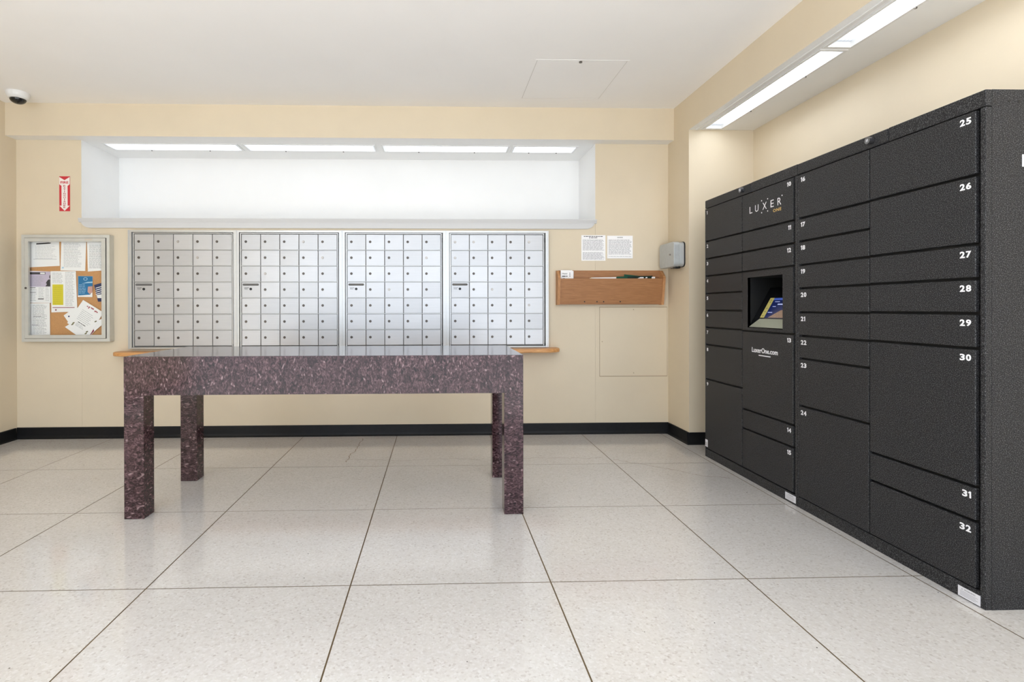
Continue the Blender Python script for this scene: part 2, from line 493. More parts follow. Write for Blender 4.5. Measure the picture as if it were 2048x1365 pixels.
# ------------------------------------------------------------------ setting
# floor: slab, tiles as pieces, brass strips show in the joints
fl = MB().box(XL - 0.1, XR + 0.1, YLOBBY, YB + 0.1, -0.1, -0.0006).build('floor', M['joint'])
struct(fl, 'polished cream terrazzo floor divided by thin brass strips', 'floor')
MB().box(-9, XL - 0.1, YLOBBY, -2.2, -0.1, 0).build('lobby_bounce_slab', M['terrazzo'], fl)  # unseen floor widened to both sides, added to bounce light onto the ceiling
MB().box(XR + 0.1, 9, YLOBBY, YREAR, -0.1, 0).build('lobby_bounce_slab', M['terrazzo'], fl)
xs = [XL, -3.60] + [-1.189 + 0.83 * k for k in range(-2, 4)] + [2.018, XR]
ys = [YLOBBY] + [2.2118 + 0.83 * j for j in range(-5, 4)] + [YB]
G = 0.0029
for i in range(len(xs) - 1):
    for j in range(len(ys) - 1):
        a = xs[i] + (G if i else 0); b = xs[i + 1] - (G if i < len(xs) - 2 else 0)
        c = ys[j] + (G if j else 0); d = ys[j + 1] - (G if j < len(ys) - 2 else 0)
        MB().box(a, b, c, d, -0.0006, 0.0).build('tile', M['terrazzo'], fl)
def crack(pts, w=0.0022):
    mb = MB()
    out = []
    for (p, q) in zip(pts[:-1], pts[1:]):
        n = 6
        for k in range(n):
            t = k / n
            out.append(Vector((p[0] + (q[0] - p[0]) * t + random.uniform(-.012, .012), p[1] + (q[1] - p[1]) * t + random.uniform(-.012, .012), 0)))
    out.append(Vector((pts[-1][0], pts[-1][1], 0)))
    for p, q in zip(out[:-1], out[1:]):
        d = (q - p).normalized(); s = Vector((-d.y, d.x, 0)) * w * random.uniform(0.4, 0.8)
        mb._add([p - s + Vector((0, 0, .0004)), q - s + Vector((0, 0, .0004)), q + s + Vector((0, 0, .0004)), p + s + Vector((0, 0, .0004))], [(0, 1, 2, 3)])
    return mb.build('crack', M['crack'], fl)
crack([(-0.648, 4.70), (-0.646, 4.456), (-0.673, 4.214), (-0.674, 3.983)], 0.0035)
crack([(-0.70, 4.06), (-0.431, 4.026), (-0.279, 4.00), (-0.093, 4.027), (0.134, 4.052), (0.32, 3.999)])
crack([(0.55, 4.03), (0.684, 4.039), (1.006, 4.028), (1.156, 4.015), (1.268, 4.045)])
crack([(1.326, 3.976), (1.45, 3.881), (1.618, 3.753), (1.717, 3.657), (1.783, 3.577), (1.957, 3.518)], 0.003)

# ceiling
struct(MB().box(XL - 0.1, XR + 0.1, YREAR, YB + 0.1, ZC, ZC + 0.1).build('ceiling', M['ceil']), 'flat white plaster ceiling', 'ceiling')
# walls
struct(MB().box(XL - 0.1, XL, -2.2, YB + 0.1, 0, ZC).build('wall_left', M['wall']), 'cream painted left wall', 'wall')
struct(MB().box(XR, XR + 0.1, YREAR, YP, 0, ZC).build('wall_right', M['wall']), 'cream painted wall behind the parcel lockers', 'wall')
wb = MB()
wb.box(XL, NX0 - 0.001, YB, YB + 0.1, 0, ZC)
wb.box(NX1 + 0.001, XP, YB, YB + 0.1, 0, ZC)
wb.box(NX0, NX1, YB, YB + 0.1, 0, NZ0 - 0.02)
wb.box(NX0 - 0.001, NX1 + 0.001, YB, YB + 0.1, ZS + 0.001, ZC)
struct(wb.build('wall_back', M['wall']), 'cream painted back wall with a long white light niche', 'wall')
nb = MB()
t = 0.03
nb.box(NX0 - t, NX1 + t, NYB, NYB + t, NZ0 - t, ZS + t)
nb.box(NX0 - t, NX0, YB + 0.001, NYB, NZ0 - t, ZS)
nb.box(NX1, NX1 + t, YB + 0.001, NYB, NZ0 - t, ZS)
nb.box(NX0, NX1, YB + 0.001, NYB, NZ0 - t, NZ0)
nb.box(NX0, NX1, YB, NYB, ZS, ZS + t)
struct(nb.build('wall_niche', M['white']), 'white painted recess of the light niche above the mailboxes', 'wall')
# beams
bb = MB().box(XL, XP, YBEAM, YB, ZS, ZC)
bo = bb.build('beam_back', [M['wall'], M['white']])
for p in bo.data.polygons:
    if p.normal.z < -0.5:
        p.material_index = 1
struct(bo, 'cream ceiling beam along the back wall', 'beam')
SX0, SX1 = 2.196, 2.363                          # slot for the recessed lights
SL = [(3.02, 4.345), (1.62, 2.968), (0.22, 1.57)]
sb = MB().box(XP, SX0, YREAR, YB + 0.1, ZS, ZC).box(SX1, XR, YREAR, YB + 0.1, ZS, ZC).box(SX0, SX1, YREAR, YB + 0.1, ZS + 0.05, ZC)
_edges = [YREAR] + [v for p in reversed(SL) for v in (p[0] - 0.016, p[1] + 0.016)] + [YB + 0.1]
for a, b in zip(_edges[::2], _edges[1::2]):
    sb.box(SX0, SX1, a, b, ZS, ZS + 0.05)
so = sb.build('beam_right', [M['wall'], M['white']])
for p in so.data.polygons:
    if p.normal.z < -0.5:
        p.material_index = 1
struct(so, 'cream soffit with white underside above the parcel lockers', 'beam')
struct(MB().box(XP, XR + 0.1, YP, YB + 0.1, 0, ZS).build('pillar', M['wall']), 'cream painted pier in the corner beside the lockers', 'pillar')

# baseboards: cove rubber profile (profile in distance-from-wall, height)
PROF = [(0, 0), (0.022, 0), (0.021, 0.004), (0.013, 0.012), (0.009, 0.03), (0.008, 0.094), (0.006, 0.099), (0, 0.1)]
def base(name, fn, a, b, label):
    struct(MB().prism(PROF, fn, a, b).build(name, M['black_rubber']), label, 'baseboard')
base('baseboard_back', lambda p, q, h: (h, YB - p, q), XL, XP, 'black rubber baseboard along the back wall')
base('baseboard_left', lambda p, q, h: (XL + p, h, q), -2.2, YB - 0.02, 'black rubber baseboard along the left wall')
base('baseboard_right', lambda p, q, h: (XP - p, h, q), YP - 0.02, YB - 0.02, 'black rubber baseboard on the side of the corner pier')
base('baseboard_front', lambda p, q, h: (h, YP - p, q), XP - 0.02, XR, 'black rubber baseboard on the front of the corner pier')

# niche ledge trim: moulded board with rounded lower ends
def ledge():
    x0, x1, z1, z0, r = -3.14, 1.44, 1.938, 1.853, 0.075
    def outline(ins):
        pts = [(x0 + ins, z1), (x1 - ins, z1)]
        for k in range(9):
            a = k / 8 * math.pi / 2
            pts.append((x1 - ins - r * 1.1 + r * 1.1 * math.cos(a), z0 + r - r * math.sin(a)))
        for k in range(9):
            a = math.pi / 2 + k / 8 * math.pi / 2
            pts.append((x0 + ins + r * 1.1 + r * 1.1 * math.cos(a), z0 + r - r * math.sin(a)))
        return pts
    mb = MB()
    mb.prism(outline(0.012), lambda p, q, h: (p, h, q), YB - 0.014, YB + 0.002)
    cove = [(YB + 0.002, z1), (YB - 0.026, z1), (YB - 0.026, z1 - 0.006), (YB - 0.017, 1.906), (YB - 0.017, 1.902), (YB + 0.002, 1.902)]
    mb.prism(cove, lambda p, q, h: (h, p, q), x0, x1)
    return mb.build('trim_1', M['ledge'])
struct(ledge(), 'white moulded ledge with rounded ends under the light niche', 'trim')

# ------------------------------------------------------------------ light fixtures (flush troffers)
def fixture(name, label, group, x0, x1, y0, y1, mat, axis, z=ZS, up=0.0):
    t = thing(name, label, 'ceiling light', ((x0 + x1) / 2, (y0 + y1) / 2, z), group)
    w, h = 0.016, 0.007
    fr = MB()
    fr.box(x0 - w, x1 + w, y0 - w, y0, z - h, z)
    fr.box(x0 - w, x1 + w, y1, y1 + w, z - h, z)
    fr.box(x0 - w, x0, y0, y1, z - h, z)
    fr.box(x1, x1 + w, y0, y1, z - h, z)
    fr.build('frame', M['trim'], t)
    MB().box(x0, x1, y0, y1, z + up - 0.005, z + up - 0.001).build('diffuser', mat, t)
    if up:
        tr = MB(); e = 0.015; h2 = z + up + 0.012
        tr.box(x0 - e, x0, y0 - e, y1 + e, z, h2); tr.box(x1, x1 + e, y0 - e, y1 + e, z, h2)
        tr.box(x0, x1, y0 - e, y0, z, h2); tr.box(x0, x1, y1, y1 + e, z, h2); tr.box(x0, x1, y0, y1, z + up, h2)
        tr.build('tray', M['trim'], t)
    n = 2
    for k in range(n):
        if axis == 0:
            cx = x0 + (x1 - x0) * (0.28 + 0.46 * k); cy = y1 + w * 0.5
        else:
            cx = x1 + w * 0.5; cy = y0 + (y1 - y0) * (0.25 + 0.45 * k)
        MB().cyl((cx, cy, z - h - 0.006), (0, 0, 1), 0.006, 0.007, 8).build('latch', M['lock'], t)
    return t
NL = [(-2.98, -1.815, 'first from the left'), (-1.742, -0.575, 'second from the left'), (-0.49, 0.655, 'third from the left'), (0.715, 1.285, 'short one at the right end')]
for x0, x1, w in NL:
    fixture('niche_light', 'flush fluorescent light in the niche ceiling above the mailboxes, ' + w, 'lights in the niche', x0, x1, 4.885, 5.06, M['lens_niche'], 0)
for y0, y1, w in [(3.02, 4.345, 'far one nearer the corner pier'), (1.62, 2.968, 'near one toward the photographer'), (0.22, 1.57, 'last one, nearest the photographer')]:  # the last fixture is out of view, added to brighten the room
    fixture('soffit_light', 'flush fluorescent light in the soffit above the lockers, ' + w, 'lights in the soffit', 2.212, 2.347, y0, y1, M['lens_soffit'], 1, ZS, 0.03)
for x0, w in ((-2.5, 'left'), (0.2, 'right')):
    fixture('ceiling_troffer', 'square edged fluorescent troffer in the ceiling over the open floor, ' + w + ' one', 'ceiling troffers', x0, x0 + 1.2, -0.2, 0.4, M['lens_room'], 0, ZC)
# slim white moulding along the soffit lights
struct(MB().box(2.150, 2.172, 0.2, 4.39, ZS - 0.006, ZS).build('trim_2', M['trim']), 'slim white strip running beside the soffit lights', 'trim')

# ceiling access hatch
t = thing('ceiling_hatch', 'white square access hatch in the ceiling near the right beam', 'hatch', (1.04, 4.13, ZC))
hx0, hx1, hy0, hy1 = 0.718, 1.360, 3.79, 4.474
f = MB(); w = 0.016
MB().box(hx0 - 0.005, hx1 + 0.005, hy0 - 0.005, hy1 + 0.005, ZC - 0.0006, ZC).build('joint', M['hatch_joint'], t)
f.box(hx0 - w, hx1 + w, hy0 - w, hy0 - 0.004, ZC - 0.0014, ZC); f.box(hx0 - w, hx1 + w, hy1 + 0.004, hy1 + w, ZC - 0.0014, ZC)
f.box(hx0 - w, hx0 - 0.004, hy0 - 0.004, hy1 + 0.004, ZC - 0.0014, ZC); f.box(hx1 + 0.004, hx1 + w, hy0 - 0.004, hy1 + 0.004, ZC - 0.0014, ZC)
f.build('frame', M['ceil'], t)
MB().box(hx0, hx1, hy0, hy1, ZC - 0.0014, ZC).build('door', M['ceil'], t)
MB().cyl((1.03, 3.80, ZC - 0.008), (0, 0, 1), 0.012, 0.006, 12).build('latch', M['lock'], t)

# dome camera on the ceiling
t = thing('security_camera', 'white dome security camera on the ceiling in the left corner', 'camera', (-3.415, 4.47, ZC))
b = MB(); cx, cy = -3.415, 4.47
ringz = [(0.082, 0), (0.082, 0.016), (0.076, 0.034), (0.066, 0.047), (0.058, 0.052)]
n = 28
vs = [(cx + r * math.cos(2 * math.pi * i / n), cy + r * math.sin(2 * math.pi * i / n), ZC - z) for r, z in ringz for i in range(n)]
fs = [(k * n + i, k * n + (i + 1) % n, (k + 1) * n + (i + 1) % n, (k + 1) * n + i) for k in range(len(ringz) - 1) for i in range(n)]
fs += [tuple(range(n)), tuple(range((len(ringz) - 1) * n, len(ringz) * n))]
b._add(vs, fs); b.build('housing', M['trim'], t, smooth=False)
b = MB()
rings = [(0.057 * math.cos(a), 0.050 + 0.040 * math.sin(a)) for a in [k / 7 * math.pi / 2 for k in range(7)]]
vs = [(cx + r * math.cos(2 * math.pi * i / n), cy + r * math.sin(2 * math.pi * i / n), ZC - z) for r, z in rings for i in range(n)] + [(cx, cy, ZC - 0.090)]
fs = [(k * n + i, k * n + (i + 1) % n, (k + 1) * n + (i + 1) % n, (k + 1) * n + i) for k in range(len(rings) - 1) for i in range(n)]
fs += [((len(rings) - 1) * n + i, (len(rings) - 1) * n + (i + 1) % n, len(rings) * n) for i in range(n)] + [tuple(range(n))]
b._add(vs, fs); b.build('dome', M['dome'], t, smooth=True)

# ------------------------------------------------------------------ table
t = thing('standing_table', 'long plum mottled laminate table with four square legs before the mailboxes', 'table', (-0.61, 3.31, 0))
TX0, TX1, TY0, TY1, TZ0, TZ1 = -1.697, 0.476, 2.945, 3.69, 0.672, 0.883
L = 0.106
MB().box(TX0, TX1, TY0, TY1, TZ1 - 0.003, TZ1).build('tabletop', M['lam_top'], t, bevel=0.0006, seg=1)
MB().box(TX0, TX1, TY0, TY0 + 0.02, TZ0, TZ1 - 0.003).build('apron', M['lam_v'], t)
MB().box(TX0, TX1, TY1 - 0.02, TY1, TZ0, TZ1 - 0.003).build('apron', M['lam_v'], t)
MB().box(TX0, TX0 + 0.02, TY0 + 0.02, TY1 - 0.02, TZ0, TZ1 - 0.003).build('apron', M['lam_v'], t)
MB().box(TX1 - 0.02, TX1, TY0 + 0.02, TY1 - 0.02, TZ0, TZ1 - 0.003).build('apron', M['lam_v'], t)
for x in (TX0, TX1 - L):
    for y in (TY0, TY1 - L):
        MB().box(x, x + L, y, y + L, 0, TZ0).build('leg', M['lam_h'], t, bevel=0.0012, seg=1)

# ------------------------------------------------------------------ mailboxes: four banks, 5 x 7 doors
banks = [(-2.660, -1.811), (-1.728, -0.886), (-0.799, 0.035), (0.125, 0.955)]
FZ0, FZ1 = 0.788, 1.832
DZ1, DZ0 = 1.801, 0.810
names = ['leftmost bank, beside the bulletin board', 'second bank from the left', 'third bank from the left', 'rightmost bank, beside the wooden rack']
edges = [-2.706, -1.770, -0.843, 0.080, 1.000]
NR, NC = 7, 5
dh = (DZ1 - DZ0) / NR
YD = 4.782
for bi, (bx0, bx1) in enumerate(banks):
    dw = (bx1 - bx0) / NC
    t = thing('mailbox_unit', 'silver apartment mailbox bank of thirty five doors, ' + names[bi], 'mailboxes', ((bx0 + bx1) / 2, YB, FZ0), 'mailbox banks in the back wall')
    e0, e1 = edges[bi] + 0.0005, edges[bi + 1] - 0.0005
    # outer trim
    fr = MB(); fy = YD - 0.014
    top = FZ1
    fr.box(e0, bx0 - 0.016, fy, YB, FZ0, top)
    fr.box(bx1 + 0.018, e1, fy, YB, FZ0, top)
    fr.box(bx0 - 0.016, bx1 + 0.018, fy, YB, DZ1 + 0.013, top)
    fr.box(bx0 - 0.016, bx1 + 0.018, fy, YB, FZ0, DZ0 - 0.010)
    # raised inner and outer lips of the extrusion
    fr.box(e0, e0 + 0.007, fy - 0.005, fy, FZ0, top)
    fr.box(e1 - 0.007, e1, fy - 0.005, fy, FZ0, top)
    fr.box(bx0 - 0.021, bx0 - 0.016, fy - 0.004, fy, FZ0, DZ1 + 0.013)
    fr.box(bx1 + 0.018, bx1 + 0.023, fy - 0.004, fy, FZ0, DZ1 + 0.013)
    fr.build('frame', M['alu_frame'], t)
    # dark recess behind, master door rails
    MB().box(bx0 - 0.016, bx1 + 0.018, YD + 0.010, YB, DZ0 - 0.010, DZ1 + 0.013).build('back_plate', M['alu_dark'], t)
    md = MB()
    md.box(bx0 - 0.011, bx1 + 0.007, YD - 0.004, YD + 0.010, DZ1 + 0.002, DZ1 + 0.009)
    md.box(bx0 - 0.011, bx0 - 0.002, YD - 0.004, YD + 0.010, DZ0 - 0.006, DZ1 + 0.002)
    md.box(bx1 + 0.001, bx1 + 0.007, YD - 0.004, YD + 0.010, DZ0 - 0.006, DZ1 + 0.002)
    for r in range(1, NR):
        md.box(bx0 - 0.002, bx1 + 0.001, YD - 0.005, YD + 0.010, DZ0 + r * dh - 0.0015, DZ0 + r * dh + 0.0025)
    md.build('door_rail', M['alu_frame'], t)
    # hinge pins
    MB().box(bx1 + 0.009, bx1 + 0.016, YD - 0.010, YD + 0.004, DZ0 - 0.004, DZ0 + 0.018).build('hinge', M['black'], t)
    MB().box(bx1 + 0.009, bx1 + 0.016, YD - 0.006, YD + 0.004, DZ1 - 0.072, DZ1 - 0.032).build('hinge', M['black'], t)
    door = MB().box(0.0017, dw - 0.0033, 0, 0.009, 0.0036, dh - 0.0038).mesh('mailbox_door', M['alu'], (dw / 2, 0.0045, dh / 2), bevel=0.0012, seg=1)
    lk = MB().cyl((0, 0, 0), (0, -1, 0), 0.0122, 0.004, 14, 0.0108)
    lk.cyl((0, -0.004, 0), (0, -1, 0), 0.0075, 0.0016, 12, 0.0066)
    lmesh = lk.mesh('mailbox_lock', M['lock'], (0, 0, 0))
    lmesh2 = lk.mesh('mailbox_lock_new', M['lock_pale'], (0, 0, 0))
    pale = {0: [(0, 2), (1, 3)], 1: [(0, 3), (1, 4), (2, 1)], 2: [(1, 4), (3, 2)], 3: [(0, 0), (0, 1), (1, 0), (0, 4), (3, 2), (4, 4)]}[bi]
    for r in range(NR):
        for c in range(NC):
            z = DZ1 - (r + 0.5) * dh; x = bx0 + (c + 0.5) * dw
            rot = (random.gauss(0, 0.004), 0, random.gauss(0, 0.006))
            d = place('door', door, (x, YD + 0.0045, z), t, rot)
            if (r, c) == (3, 0):
                d['label'] = 'door with a narrow outgoing mail slot and black keyhole'
                sx0, sx1 = bx0 + 0.010, bx0 + dw * 0.90
                m = MB(); zc = z + dh * 0.33; hr = 0.0095
                pts = [(sx1 - hr + hr * math.cos(a), zc + hr * math.sin(a)) for a in [-math.pi / 2 + k / 6 * math.pi for k in range(7)]]
                pts += [(sx0 + hr + hr * math.cos(a), zc + hr * math.sin(a)) for a in [math.pi / 2 + k / 6 * math.pi for k in range(7)]]
                m.prism(pts, lambda p, q, h: (p, h, q), YD - 0.0035, YD + 0.004)
                m.build('mail_slot', M['alu_dark'], d)
                m = MB()
                add_text(m, 'OUTGOING', 0.016, (bx0 + dw * 0.26, YD - 0.002, z + dh * 0.135), R_BACK, fit=(0.040, 0.007))
                add_text(m, 'MAIL', 0.016, (bx0 + dw * 0.25, YD - 0.002, z + dh * 0.06), R_BACK, fit=(0.030, 0.008))
                m.build('lettering', M['ink_dark'], d)
                m = MB().cyl((bx0 + dw * 0.48, YD + 0.003, z + 0.008), (0, -1, 0), 0.0115, 0.006, 14)
                m.build('lock', M['black'], d)
            else:
                lz = z + dh * 0.02
                place('lock', lmesh2 if (r, c) in pale else lmesh, (bx0 + c * dw + dw * 0.225, YD + 0.001, lz), d)
# wooden sill below the mailboxes
def sill():
    x0, x1, yb, yf, z1, z0 = -2.765, 1.085, YB, 4.615, 0.786, 0.752
    r = 0.07
    pts = [(x0 - 0.03, yb), (x0 - 0.03, yf + 0.10)]
    for k in range(9):
        a = math.pi + k / 8 * math.pi / 2
        pts.append((x0 - 0.03 + 0.13 + 0.13 * math.cos(a), yf + 0.10 + 0.10 * math.sin(a)))
    for k in range(9):
        a = 1.5 * math.pi + k / 8 * math.pi / 2
        pts.append((x1 - 0.13 + 0.13 * math.cos(a), yf + 0.10 + 0.10 * math.sin(a)))
    pts += [(x1, yb)]
    mb = MB().prism(pts, lambda p, q, h: (p, q, h - 0.018 * (x1 - p) / (x1 - x0)), z0, z1)   # sags slightly to the left
    return mb.build('wooden_ledge', M['shelf_wood'], bevel=0.009, seg=3)
tag(sill(), 'honey coloured wooden ledge with rounded corners under the mailboxes', 'ledge')

# ------------------------------------------------------------------ bulletin board
BX0, BX1, BZ0, BZ1, BYF = -3.595, -2.846, 0.856, 1.784, 4.735
t = thing('bulletin_board', 'aluminium framed glazed cork bulletin board with pinned notices on the back wall', 'bulletin board', ((BX0 + BX1) / 2, YB, BZ0))
c = MB(); k = 0.026
c.box(BX0, BX1, BYF, YB, BZ1 - k, BZ1); c.box(BX0, BX1, BYF, YB, BZ0, BZ0 + k)
c.box(BX0, BX0 + k, BYF, YB, BZ0 + k, BZ1 - k); c.box(BX1 - k, BX1, BYF, YB, BZ0 + k, BZ1 - k)
c.build('case', M['board_alu'], t)
CY = 4.788
MB().box(BX0 + k, BX1 - k, CY, YB, BZ0 + k, BZ1 - k).build('cork_panel', M['cork'], t)
ox0, ox1, oz0, oz1 = -3.536, -2.914, 0.914, 1.725
d = MB(); g = 0.003; yf = BYF - 0.003; a0, a1, b0, b1 = BX0 + k + g, BX1 - k - 0.008, BZ0 + k + g, BZ1 - k - g
dy = 4.752
for (p0, p1, q0, q1) in ((a0, a1, oz1, b1), (a0, a1, b0, oz0), (a0, ox0, oz0, oz1), (ox1, a1, oz0, oz1)):
    d.box(p0, p1, yf, dy, q0, q1)
d = d.build('door_frame', M['board_alu'], t)
MB().box(ox0 + 0.0005, ox1 - 0.0005, 4.742, 4.745, oz0 + 0.0005, oz1 - 0.0005).build('glass', M['pane'], t)
MB().box(BX1 - k - 0.008, BX1 - k, 4.737, 4.76, BZ0 + k, BZ1 - k).build('hinge_strip', M['black'], t)
MB().cyl((-3.556, yf + 0.001, 1.322), (0, -1, 0), 0.009, 0.005, 14).build('lock', M['lock'], t)
MB().box(-3.055, -2.990, yf - 0.0015, yf + 0.001, 1.735, 1.749).build('name_plate', plain('worn_label', (206, 196, 182), 0.5), t)

LAYER = [0]
GP = 'notices inside the bulletin board'
def poly_sheet(name, label, cat, pts, mat, group=GP, y=None, th=0.0007):
    if y is None:
        LAYER[0] += 1
        y = CY - 0.0005 - 0.0011 * LAYER[0]
    o = MB().prism(pts, lambda p, q, h: (p, h, q), y - th, y).build(name, mat)
    tag(o, label, cat, group)
    return o, y - th
def ink(parent, y, polys, mat, name='print'):
    mb = MB()
    for pts in polys:
        mb._add([(p, y - 0.0003, q) for p, q in pts], [tuple(range(len(pts)))])
    return mb.build(name, mat, parent)
def rect(x0, x1, z0, z1):
    return [(x0, z0), (x1, z0), (x1, z1), (x0, z1)]
def lines(x0, x1, z1, z0, n, th=0.003, ragged=0.25, rot=None):
    out = []
    for i in range(n):
        z = z1 + (z0 - z1) * i / max(1, n - 1)
        x = x0
        end = x1 - (x1 - x0) * random.uniform(0, ragged)
        while x < end - 0.004:
            w = random.uniform(0.010, 0.035)
            e = min(end, x + w)
            out.append(rect(x, e, z - th / 2, z + th / 2))
            x = e + 0.004
    if rot:
        (cx, cz), ang = rot
        ca, sa = math.cos(ang), math.sin(ang)
        out = [[(cx + (p - cx) * ca - (q - cz) * sa, cz + (p - cx) * sa + (q - cz) * ca) for p, q in pts] for pts in out]
    return out

p, y = poly_sheet('notice_sheet', 'white notice with a dark blotted heading, top left of the bulletin board', 'paper', [(-3.566, 1.735), (-3.309, 1.735), (-3.305, 1.518), (-3.566, 1.505)], M['paper'])
ink(p, y, [[(-3.505, 1.704), (-3.39, 1.712), (-3.375, 1.720), (-3.40, 1.724), (-3.505, 1.716)]], M['ink_dark'], 'blotted_heading')
ink(p, y, lines(-3.515, -3.33, 1.69, 1.585, 9, 0.0022) + [rect(-3.53, -3.33, 1.575, 1.578)], M['ink'])
p, y = poly_sheet('notice_sheet', 'white printed page, top centre of the bulletin board', 'paper', [(-3.29, 1.742), (-3.076, 1.742), (-3.085, 1.473), (-3.298, 1.478)], M['paper'])
ink(p, y, lines(-3.27, -3.11, 1.715, 1.51, 20, 0.0026), M['ink'])
ink(p, y, [rect(-3.285, -3.27, 1.495, 1.508)], M['blue_light'], 'blue_mark')
p, y = poly_sheet('notice_sheet', 'white printed page half hidden at the top right of the bulletin board', 'paper', [(-3.069, 1.742), (-2.905, 1.742), (-2.905, 1.480), (-3.062, 1.468)], M['paper'])
ink(p, y, lines(-3.05, -2.92, 1.70, 1.50, 22, 0.0036, 0.1), M['ink'])
p, y = poly_sheet('newsletter', 'lilac headed newsletter with a dark title bar on the bulletin board', 'paper', [(-3.566, 1.475), (-3.381, 1.468), (-3.380, 1.194), (-3.566, 1.195)], M['paper'])
ink(p, y, [rect(-3.566, -3.383, 1.335, 1.468)], M['lilac'], 'lilac_header')
ink(p, y - 0.0002, [rect(-3.566, -3.425, 1.443, 1.462)], M['ink_dark'], 'title_bar')
ink(p, y - 0.0004, [rect(-3.47, -3.43, 1.446, 1.459)], M['paper'], 'title_patch')
ink(p, y - 0.0002, [[(-3.425, 1.338), (-3.384, 1.338), (-3.384, 1.40), (-3.40, 1.398), (-3.412, 1.385), (-3.422, 1.365), (-3.412, 1.36)], [(-3.392, 1.41), (-3.384, 1.405), (-3.384, 1.44), (-3.392, 1.43)]], M['ink_dark'], 'silhouette')
ink(p, y - 0.0002, lines(-3.55, -3.44, 1.42, 1.35, 5, 0.004) + lines(-3.56, -3.50, 1.325, 1.215, 9, 0.003) + lines(-3.485, -3.435, 1.325, 1.225, 9, 0.0025) + lines(-3.425, -3.39, 1.325, 1.215, 9, 0.0025), M['ink'])
ink(p, y - 0.0002, [rect(-3.56, -3.51, 1.325, 1.329), rect(-3.56, -3.51, 1.283, 1.287), rect(-3.49, -3.44, 1.225, 1.232)], M['ink_dark'], 'column_heading')
p, y = poly_sheet('notice_sheet', 'white notice with a bright yellow panel in the middle of the bulletin board', 'paper', [(-3.379, 1.471), (-3.164, 1.472), (-3.152, 1.117), (-3.375, 1.110)], M['paper'])
ink(p, y, [rect(-3.365, -3.272, 1.175, 1.355)], M['yellow'], 'yellow_panel')
ink(p, y - 0.0002, lines(-3.357, -3.28, 1.33, 1.19, 9, 0.0025), plain('olive_print', (196, 180, 60), 0.7))
ink(p, y, lines(-3.255, -3.175, 1.46, 1.17, 26, 0.003) + lines(-3.365, -3.275, 1.455, 1.37, 8, 0.003), M['ink'])
ink(p, y, [rect(-3.365, -3.175, 1.1505, 1.156)], M['maroon'], 'red_rule')
ink(p, y, [rect(-3.342, -3.33, 1.125, 1.138)], M['maroon'], 'red_mark')
p, y = poly_sheet('notice_sheet', 'long white printed letter, bottom left of the bulletin board', 'paper', [(-3.566, 1.191), (-3.388, 1.193), (-3.385, 0.900), (-3.566, 0.900)], M['paper'])
ink(p, y, lines(-3.535, -3.41, 1.175, 0.925, 24, 0.0036), M['ink'])
ink(p, y, [rect(-3.54, -3.485, 0.998, 1.003), rect(-3.53, -3.46, 1.073, 1.076)], M['ink_dark'], 'heading')
p, y = poly_sheet('brochure', 'bright blue brochure with a white ring emblem on the bulletin board', 'brochure', [(-3.144, 1.429), (-3.017, 1.427), (-3.021, 1.244), (-3.146, 1.246)], M['paper'])
ink(p, y, [[(-3.143, 1.428), (-3.018, 1.426), (-3.019, 1.30), (-3.04, 1.265), (-3.143, 1.258)]], M['blue'], 'blue_cover')
ring = [(math.cos(a), math.sin(a)) for a in [k / 16 * 2 * math.pi for k in range(16)]]
ink(p, y - 0.0002, [[(-3.08 + 0.018 * ring[i][0], 1.403 + 0.014 * ring[i][1]), (-3.08 + 0.018 * ring[(i + 1) % 16][0], 1.403 + 0.014 * ring[(i + 1) % 16][1]), (-3.08 + 0.013 * ring[(i + 1) % 16][0], 1.403 + 0.010 * ring[(i + 1) % 16][1]), (-3.08 + 0.013 * ring[i][0], 1.403 + 0.010 * ring[i][1])] for i in range(16)] + [[(-3.115, 1.36), (-3.06, 1.377), (-3.019, 1.380), (-3.019, 1.368), (-3.07, 1.366)]] + lines(-3.135, -3.07, 1.35, 1.28, 6, 0.004), M['blue_light'], 'emblem')
ink(p, y - 0.0002, [[(-3.058, 1.335), (-3.02, 1.34), (-3.02, 1.285), (-3.045, 1.27), (-3.062, 1.29)]], M['skin'], 'photo')
p, y = poly_sheet('brochure', 'tilted navy blue leaflet at the right edge of the bulletin board', 'brochure', [(-3.006, 1.350), (-2.905, 1.378), (-2.905, 1.205), (-2.972, 1.204)], M['navy'])
ink(p, y, [[(-2.992, 1.325 - 0.018 * i), (-2.92, 1.345 - 0.018 * i), (-2.92, 1.339 - 0.018 * i), (-2.991, 1.319 - 0.018 * i)] for i in range(4)] + [[(-2.985, 1.262), (-2.915, 1.272), (-2.915, 1.235), (-2.976, 1.235)]], M['paper'])
p, y = poly_sheet('flyer', 'white sheet with a small blue mark peeking out left behind the tilted flyer', 'flyer', [(-3.267, 1.083), (-3.158, 1.163), (-3.067, 1.032), (-3.177, 0.951)], M['paper'])
ink(p, y, [[(-3.222 + 0.007 * a, 1.075 + 0.007 * b) for a, b in ring]], M['navy'], 'blue_mark')
p, y = poly_sheet('flyer', 'white sheet at the bottom of the bulletin board under the tilted flyer', 'flyer', [(-3.256, 0.982), (-3.166, 1.04), (-3.045, 0.963), (-3.083, 0.890), (-3.150, 0.905)], M['paper'])
p, y = poly_sheet('flyer', 'white and maroon sheet peeking out right behind the tilted flyer', 'flyer', [(-2.984, 1.032), (-2.935, 1.055), (-2.935, 1.001), (-3.007, 0.939), (-3.047, 0.897), (-3.053, 0.97)], M['paper'])
ink(p, y, [[(-3.012, 0.975), (-3.003, 0.947), (-3.041, 0.905), (-3.048, 0.916)]], M['maroon'], 'maroon_band')
